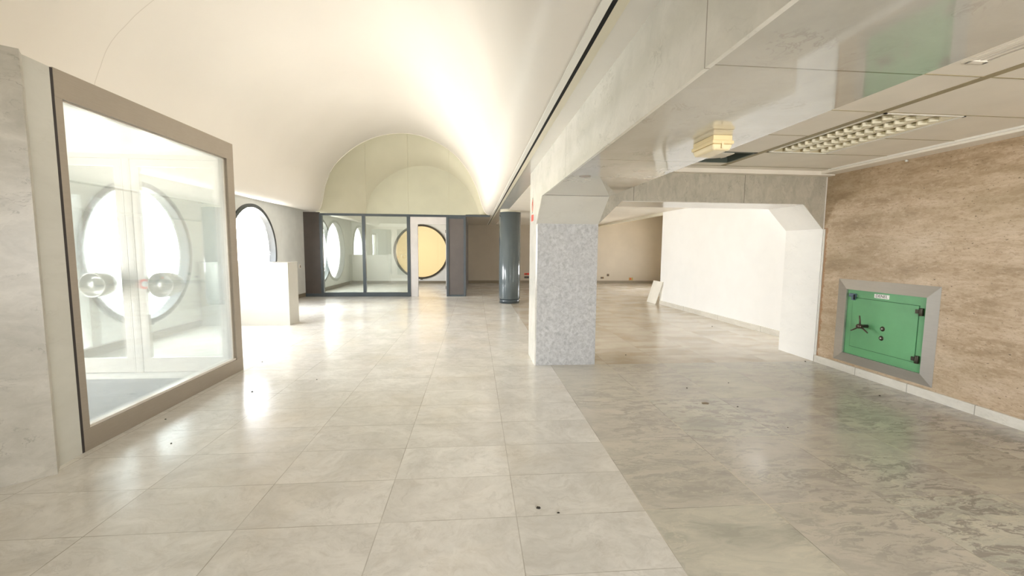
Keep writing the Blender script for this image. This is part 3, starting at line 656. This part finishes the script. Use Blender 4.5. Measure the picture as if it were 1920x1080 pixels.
# ------------------------------------------------------------------ safe in the travertine wall
XW = 4.955
t = thing('wall_safe', (XW, 4.7, 0.147), 'green wall safe set in a sloping steel surround', 'safe')
so = (4.11, 5.40, 0.130, 1.236); si = (4.205, 5.212, 0.262, 1.108)
def four(o, xo, i, xi):
    return [(xo, o[0], o[2]), (xo, o[1], o[2]), (xo, o[1], o[3]), (xo, o[0], o[3]), (xi, i[0], i[2]), (xi, i[1], i[2]), (xi, i[1], i[3]), (xi, i[0], i[3])]
sides = {'bottom': (0, 1, 5, 4), 'far': (1, 2, 6, 5), 'top': (2, 3, 7, 6), 'near': (3, 0, 4, 7)}
V8 = four(so, 4.9535, si, 4.900)
fm = MB()
for k, q in sides.items(): fm.add([V8[i] for i in q], [(0, 1, 2, 3)])
for a, b in ((4, 5), (5, 6), (6, 7), (7, 4)):                                  # inner lip back to the safe body
    va, vb = V8[a], V8[b]; fm.add([va, vb, (4.93, vb[1], vb[2]), (4.93, va[1], va[2])], [(0, 1, 2, 3)])
fm.build('surround', 'steel', t)
MB().box(4.924, XW-0.002, si[0]+0.001, si[1]-0.001, si[2]+0.001, si[3]-0.001).build('body', 'green', t)
dY0, dY1, dZ0, dZ1 = 4.292, 5.125, 0.37, 1.005
gm = MB().box(4.9225, 4.924, dY0-0.006, dY1+0.006, dZ0-0.006, dZ1+0.006).build('door_groove', 'green_dark', t)
door = MB().box(4.917, 4.9224, dY0, dY1, dZ0, dZ1).build('door', 'green', t, bevel=0.002)
hub = (4.79, 4.895, 0.668)
hd = MB().lathe([(0.0005, 0.127), (0.022, 0.127), (0.022, 0.05), (0.028, 0.045), (0.028, 0.0), (0.0005, 0.0)], hub, 'X', 24).build('handle', 'handle', t)
hs = MB()
for a in (93, 213, 333):
    r = math.radians(a); dy, dz = -math.cos(r), math.sin(r)
    hs.tube([(hub[0]+0.03, hub[1], hub[2]), (hub[0]+0.028, hub[1]+dy*0.07, hub[2]+dz*0.07), (hub[0]+0.02, hub[1]+dy*0.135, hub[2]+dz*0.135)], [0.010, 0.009, 0.007], 8)
hs.build('spoke', 'handle', hd)
for y_, z_ in ((4.690, 0.672), (4.697, 0.556)):
    k = MB().lathe([(0.0005, -0.012), (0.014, -0.012), (0.026, -0.006), (0.03, 0.0)], (4.917, y_, z_), 'X', 28).build('keyhole_cover', 'iron', t)
    MB().lathe([(0.0005, -0.015), (0.012, -0.0125), (0.012, -0.01)], (4.917, y_, z_), 'X', 20).build('lock_pin', 'steel', k)
for z_ in (0.90, 0.365):
    h = MB(); h.lathe([(0.0005, 0), (0.02, 0), (0.02, 0.085), (0.0005, 0.085)], (4.905, 4.255, z_), 'Z', 16); h.box(4.905, 4.924, 4.255, 4.32, z_+0.02, z_+0.065)
    h.build('hinge', 'iron', t, bevel=0.002)
q = MB(); q.box(4.895, 4.924, 5.08, 5.17, 1.015, 1.06); q.box(4.89, 4.917, 5.085, 5.125, 0.975, 1.03); q.build('alarm_contact', 'blue_lock', t, bevel=0.004)
MB().box(4.885, 4.896, 5.075, 5.09, 0.985, 1.05).build('contact_plug', 'black', t)
MB().tube([(4.925, 5.07, 1.02), (4.93, 5.075, 1.07), (4.936, 5.07, 1.112), (4.93, 5.072, 1.14)], 0.004, 6).build('wire', 'cream_trim', t)
plate = MB().box(4.920, 4.924, 4.645, 4.835, 1.035, 1.085).build('name_plate', 'white_plastic', t)
def text_part(body, size, origin, ydir, parent, mat, name='lettering', depth=0.001):
    """text reading along -Y on a surface facing -X"""
    cu = bpy.data.curves.new(name, 'FONT'); cu.body = body; cu.size = size; cu.extrude = depth; cu.align_x = 'CENTER'; cu.align_y = 'CENTER'
    tmp = bpy.data.objects.new(name, cu); COL.objects.link(tmp)
    bpy.context.view_layer.update()
    me = bpy.data.meshes.new_from_object(tmp.evaluated_get(bpy.context.evaluated_depsgraph_get()))
    bpy.data.objects.remove(tmp)
    R_ = Matrix(((0, 0, -1), (-1, 0, 0), (0, 1, 0))).to_4x4()
    me.transform(Matrix.Translation(Vector(origin)-Vector(parent['_w'])) @ R_)
    me.materials.clear(); me.materials.append(M[mat])
    o = bpy.data.objects.new(name, me); COL.objects.link(o); o.parent = parent; o['_w'] = parent['_w']; return o
text_part('DENEL', 0.052, (4.9195, 4.74, 1.060), -1, plate, 'ink')

# ------------------------------------------------------------------ ceiling fixtures
t = thing('louvre_light', (3.6, 3.9, 2.70), 'recessed ceiling light with three rows of pearl louvres', 'ceiling light')
x0, x1, y0, y1 = LAMP
f = MB(); f.box(x0, x1, y0, y1, 2.745, 2.77); f.box(x0, x0+0.012, y0, y1, 2.70, 2.775); f.box(x1-0.012, x1, y0, y1, 2.70, 2.775); f.box(x0, x1, y0, y0+0.012, 2.70, 2.775); f.box(x0, x1, y1-0.012, y1, 2.70, 2.775)
f.build('housing', 'trough', t)
f = MB(); f.box(x0-0.0, x0+0.02, y0, y1, 2.692, 2.70); f.box(x1-0.02, x1, y0, y1, 2.692, 2.70); f.box(x0, x1, y0, y0+0.02, 2.692, 2.70); f.box(x0, x1, y1-0.02, y1, 2.692, 2.70)
f.build('rim', 'trimwhite', t)
rows = [3.47, 3.68, 3.895]
for k, xr in enumerate(rows):
    f = MB(); f.prism([(xr-0.024, 2.697), (xr+0.024, 2.697), (xr+0.010, 2.745), (xr-0.010, 2.745)], 'Y', y0+0.02, y1-0.02)
    f.build('louvre_row', 'louvre', t)
    f = MB(); N = 14; pts = [(xr-0.0185, y1-0.03), (xr-0.0185, y0+0.03)]; st = (y1-y0-0.06)/N
    for j in range(N):
        ya = y0+0.03+st*j
        pts += [(xr-0.022, ya+0.02), (xr-0.075, ya+st*0.5), (xr-0.075, ya+st*0.62), (xr-0.022, ya+st*0.72)]
    f.prism(pts, 'Z', 2.698, 2.73)
    f.build('louvre_blades', 'louvre', t)
t = thing('ceiling_hatch', (2.83, 4.93, 2.70), 'open ceiling hatch with dark frame and tilted loose tile', 'ceiling hatch')
hx0, hx1, hy0, hy1 = HATCH
f = MB()
f.box(hx0, hx0+0.03, hy0, hy1, 2.695, 2.80); f.box(hx1-0.03, hx1, hy0, hy1, 2.695, 2.80); f.box(hx0, hx1, hy0, hy0+0.03, 2.695, 2.80); f.box(hx0, hx1, hy1-0.03, hy1, 2.695, 2.80)
f.build('frame', plain('hatch_frame_metal', (0.10, 0.12, 0.10), 0.4), t)
f = MB(); f.box(hx0-0.05, hx1+0.05, hy0-0.05, hy1+0.05, 3.20, 3.22)
f.box(hx0-0.05, hx0, hy0-0.05, hy1+0.05, 2.80, 3.2); f.box(hx1, hx1+0.05, hy0-0.05, hy1+0.05, 2.80, 3.2); f.box(hx0, hx1, hy0-0.05, hy0, 2.8, 3.2); f.box(hx0, hx1, hy1, hy1+0.05, 2.8, 3.2)
f.build('void_lining', 'black', t)
MB().add([(2.545, 4.72, 2.70), (2.92, 4.70, 2.69), (3.00, 5.04, 2.72), (2.58, 5.16, 2.70), (2.545, 4.72, 2.712), (2.92, 4.70, 2.702), (3.00, 5.04, 2.732), (2.58, 5.16, 2.712)],
         [(0, 3, 2, 1), (4, 5, 6, 7), (0, 1, 5, 4), (1, 2, 6, 5), (2, 3, 7, 6), (3, 0, 4, 7)]).build('loose_tile', 'tile', t)
MB().tube([(2.88, 4.70, 2.73), (2.93, 4.85, 2.76), (3.0, 5.0, 2.72), (3.03, 5.16, 2.74)], 0.004, 6).build('wire', 'tile', t)
t = thing('slot_diffuser', (2.89, 1.5, 2.70), 'linear air diffuser in the tile ceiling beside the beam', 'air diffuser')
x0, x1, y0, y1 = DIFF
f = MB(); f.box(x0-0.02, x0+0.012, y0-0.02, y1+0.02, 2.694, 2.70); f.box(x1-0.012, x1+0.02, y0-0.02, y1+0.02, 2.694, 2.70); f.box(x0, x1, y1-0.012, y1+0.02, 2.694, 2.70); f.box(x0, x1, y0-0.02, y0+0.012, 2.694, 2.70)
f.box(x0+0.035, x0+0.05, y0, y1, 2.70, 2.73); f.box(x1-0.045, x1-0.02, y0, y1, 2.70, 2.71); f.build('frame', 'tile', t)
MB().box(x0, x1, y0, y1, 2.77, 2.79).build('backing', 'gap', t)
# emergency light on the beam soffit
t = thing('emergency_light', (1.42, 2.51, 2.175), 'small yellowed plastic emergency light fixed under the beam', 'emergency light')
def frustum(x0, x1, y0, y1, z0, z1, ins): # narrower at z0
    return MB().add([(x0+ins, y0+ins, z0), (x1-ins, y0+ins, z0), (x1-ins, y1-ins, z0), (x0+ins, y1-ins, z0), (x0, y0, z1), (x1, y0, z1), (x1, y1, z1), (x0, y1, z1)],
                    [(0, 3, 2, 1), (4, 5, 6, 7), (0, 1, 5, 4), (1, 2, 6, 5), (2, 3, 7, 6), (3, 0, 4, 7)])
frustum(1.362, 1.478, 2.405, 2.635, 2.232, ZS, -0.0).build('mounting_base', 'cream_plastic', t, bevel=0.004)
frustum(1.355, 1.485, 2.398, 2.642, 2.212, 2.232, 0.0).build('cover_rim', 'cream_plastic', t, bevel=0.004)
frustum(1.358, 1.482, 2.401, 2.639, 2.178, 2.212, 0.012).build('lens', 'cream_plastic2', t, bevel=0.010)
MB().box(1.41, 1.42, 2.396, 2.402, 2.185, 2.222).build('clip', 'cream_plastic2', t)
MB().lathe([(0.0005, 0), (0.05, 0), (0.055, 0.004)], (1.0, 3.885, ZS-0.0045), 'Z', 32).build('round_cover', plain('blanking_plate', (0.42, 0.38, 0.35), 0.4), label='small round cover plate flush on the beam underside', category='cover plate')
# fire hydrant sticker on the pillar's white side
t = thing('fire_sticker', (PX0, 6.1, 2.0), 'faded red fire safety sticker on the pillar side', 'sticker')
MB().box(PX0-0.002, PX0-0.0003, 6.00, 6.22, 1.995, 2.085).build('red_block', 'red', t)
pink = plain('faded_red_print', (0.80, 0.42, 0.34), 0.5)
pts = [(PX0-0.002, 6.1+0.045*math.cos(a), 2.215+0.085*math.sin(a)) for a in [2*PI*i/28 for i in range(29)]]
MB().tube(pts, 0.006, 6).build('symbol_outline', pink, t)
MB().tube([(PX0-0.002, 6.13, 2.27), (PX0-0.002, 6.10, 2.23), (PX0-0.002, 6.08, 2.19), (PX0-0.002, 6.11, 2.15)], 0.004, 6).build('symbol_line', 'red', t)
MB().box(PX0-0.002, PX0-0.0003, 6.08, 6.12, 2.305, 2.325).build('symbol_mark', 'ink', t); MB().box(PX0-0.002, PX0-0.0003, 6.09, 6.12, 2.105, 2.122).build('symbol_mark', 'ink', t)

# ------------------------------------------------------------------ small things
def slope_board():
    me = MB(); a, h, w, th = 0.16, 0.67, 0.63, 0.012
    n_ = Vector((-h, 0, -a)).normalized()*-th
    b0 = Vector((5.325, 12.13, 0.003)); b1 = b0+Vector((-0.005, w, 0)); u = Vector((a-0.03, -0.16, h))
    P = [b0, b1, b1+u, b0+u]; Q = [p+n_ for p in P]
    return me.add(P+Q, [(0, 1, 2, 3), (7, 6, 5, 4), (0, 4, 5, 1), (1, 5, 6, 2), (2, 6, 7, 3), (3, 7, 4, 0)])
slope_board().build('loose_board', 'cream_board', label='cream square board leaning at the end of the white wall', category='board')
def outlet(name, lab, c, wy, wz, mats, ax='Y'):
    t = thing(name, c, lab, 'wall socket')
    if ax == 'Y':
        MB().box(c[0]-wy/2, c[0]+wy/2, c[1]-0.012, c[1], c[2], c[2]+wz).build('face_plate', mats[0], t, bevel=0.003)
        MB().box(c[0]-wy*0.3, c[0]+wy*0.02, c[1]-0.016, c[1]-0.0121, c[2]+wz*0.2, c[2]+wz*0.8).build('insert', mats[1], t)
    else:
        MB().box(c[0], c[0]+0.012, c[1]-wy/2, c[1]+wy/2, c[2], c[2]+wz).build('face_plate', mats[0], t, bevel=0.003)
        MB().box(c[0]+0.0121, c[0]+0.016, c[1]-wy*0.3, c[1]+wy*0.2, c[2]+wz*0.2, c[2]+wz*0.8).build('insert', mats[1], t)
M['yellow'] = plain('ochre_socket', (0.45, 0.33, 0.10), 0.5)
outlet('wall_socket', 'dark flat socket low on the tan wall right of the pillar', (6.03, Y1-0.001, 0.22), 0.15, 0.09, ('socket', 'ink'))
outlet('wall_socket', 'small brown socket higher than its neighbours on the tan wall', (6.31, Y1-0.001, 0.34), 0.11, 0.11, ('socket', 'ink'))
outlet('wall_socket', 'ochre and red double socket nearest the leaning board', (7.44, Y1-0.001, 0.15), 0.2, 0.13, ('yellow', 'red'))
outlet('wall_socket', 'red socket on the far wall beside the round column', (2.42, Y1-0.001, 0.39), 0.22, 0.09, ('red', 'socket'))
outlet('wall_socket', 'dark socket below the red one on the far wall', (2.42, Y1-0.001, 0.235), 0.22, 0.09, ('ink', 'socket'))
outlet('light_switch', 'small beige switch on the grey wall beside the partition', (-5.5, 14.0, 0.93), 0.10, 0.12, ('tile', 'socket'), 'X')
k = MB(); k.lathe([(0.0005, -0.03), (0.012, -0.03), (0.012, -0.012), (0.006, -0.012), (0.006, 0.0)], (XW, 4.60, 2.645), 'X', 16)
k.build('wall_hook', 'white_plastic', label='small white hook at the top of the travertine wall', category='hook')
crumbs = [(0.395, 2.484, 1.6, 'largest brown crumb, alone on the cream tiles in the foreground'), (0.508, 2.427, 0.9, 'flat brown crumb beside the largest crumb in the foreground'),
          (2.462, 4.647, 1.1, 'dark crumb on the grey marble right of the pillar'), (3.072, 4.809, 0.8, 'small dark crumb between the pillar and the safe'),
          (2.694, 4.042, 1.1, 'black crumb beside the brown stain on the grey marble'), (2.838, 3.518, 0.7, 'tiny crumb on the pinkish grey marble slab'),
          (4.50, 4.257, 1.2, 'dark crumb on the floor in front of the safe'), (-2.456, 3.561, 1.0, 'black crumb on the cream floor near the bronze screen corner'),
          (-2.85, 4.083, 0.9, 'dark crumb close against the bottom rail of the glass screen'), (-2.449, 4.821, 1.3, 'reddish brown crumb on the floor beside the glass screen'),
          (-2.95, 6.107, 1.0, 'dark crumb on the floor just past the screen post'), (-1.907, 5.233, 0.8, 'tiny crumb on the pale floor of the open hall'),
          (4.80, 5.70, 1.3, 'brown crumb at the foot of the white marble pier'), (2.291, 6.209, 1.1, 'flat crumb on the floor behind the pillar in the portal'), (5.0, 8.51, 1.4, 'dark crumb on the floor along the white wall')]
for x, y, s, lab in crumbs:
    c = MB(); pts = []; N = 9
    for j in range(N):
        a = 2*PI*j/N; rr = 0.0065*s*random.uniform(0.65, 1.35)
        pts.append((x+rr*1.5*math.cos(a), y+rr*math.sin(a)))
    top = [(x+(px-x)*0.55, y+(py-y)*0.55, 0.001+0.006*s*random.uniform(0.6, 1.4)) for px, py in pts]
    vs = [(px, py, 0.0005) for px, py in pts] + top + [(x, y, 0.007*s)]
    c.add(vs, [(j, (j+1) % N, N+(j+1) % N, N+j) for j in range(N)] + [(N+j, N+(j+1) % N, 2*N) for j in range(N)] + [tuple(range(N))[::-1]])
    c.build('crumb', 'crumb', label=lab, category='crumb', group='dry crumbs on the marble floor')
MB().prism([(2.385, 4.19), (2.44, 4.20), (2.46, 4.165), (2.43, 4.13), (2.37, 4.14)], 'Z', 0.0002, 0.0012).build('floor_stain', plain('brown_stain', (0.22, 0.17, 0.11), 0.5), label='small brown stain on the grey marble floor', category='stain')
for o in bpy.data.objects:
    if '_w' in o: del o['_w']
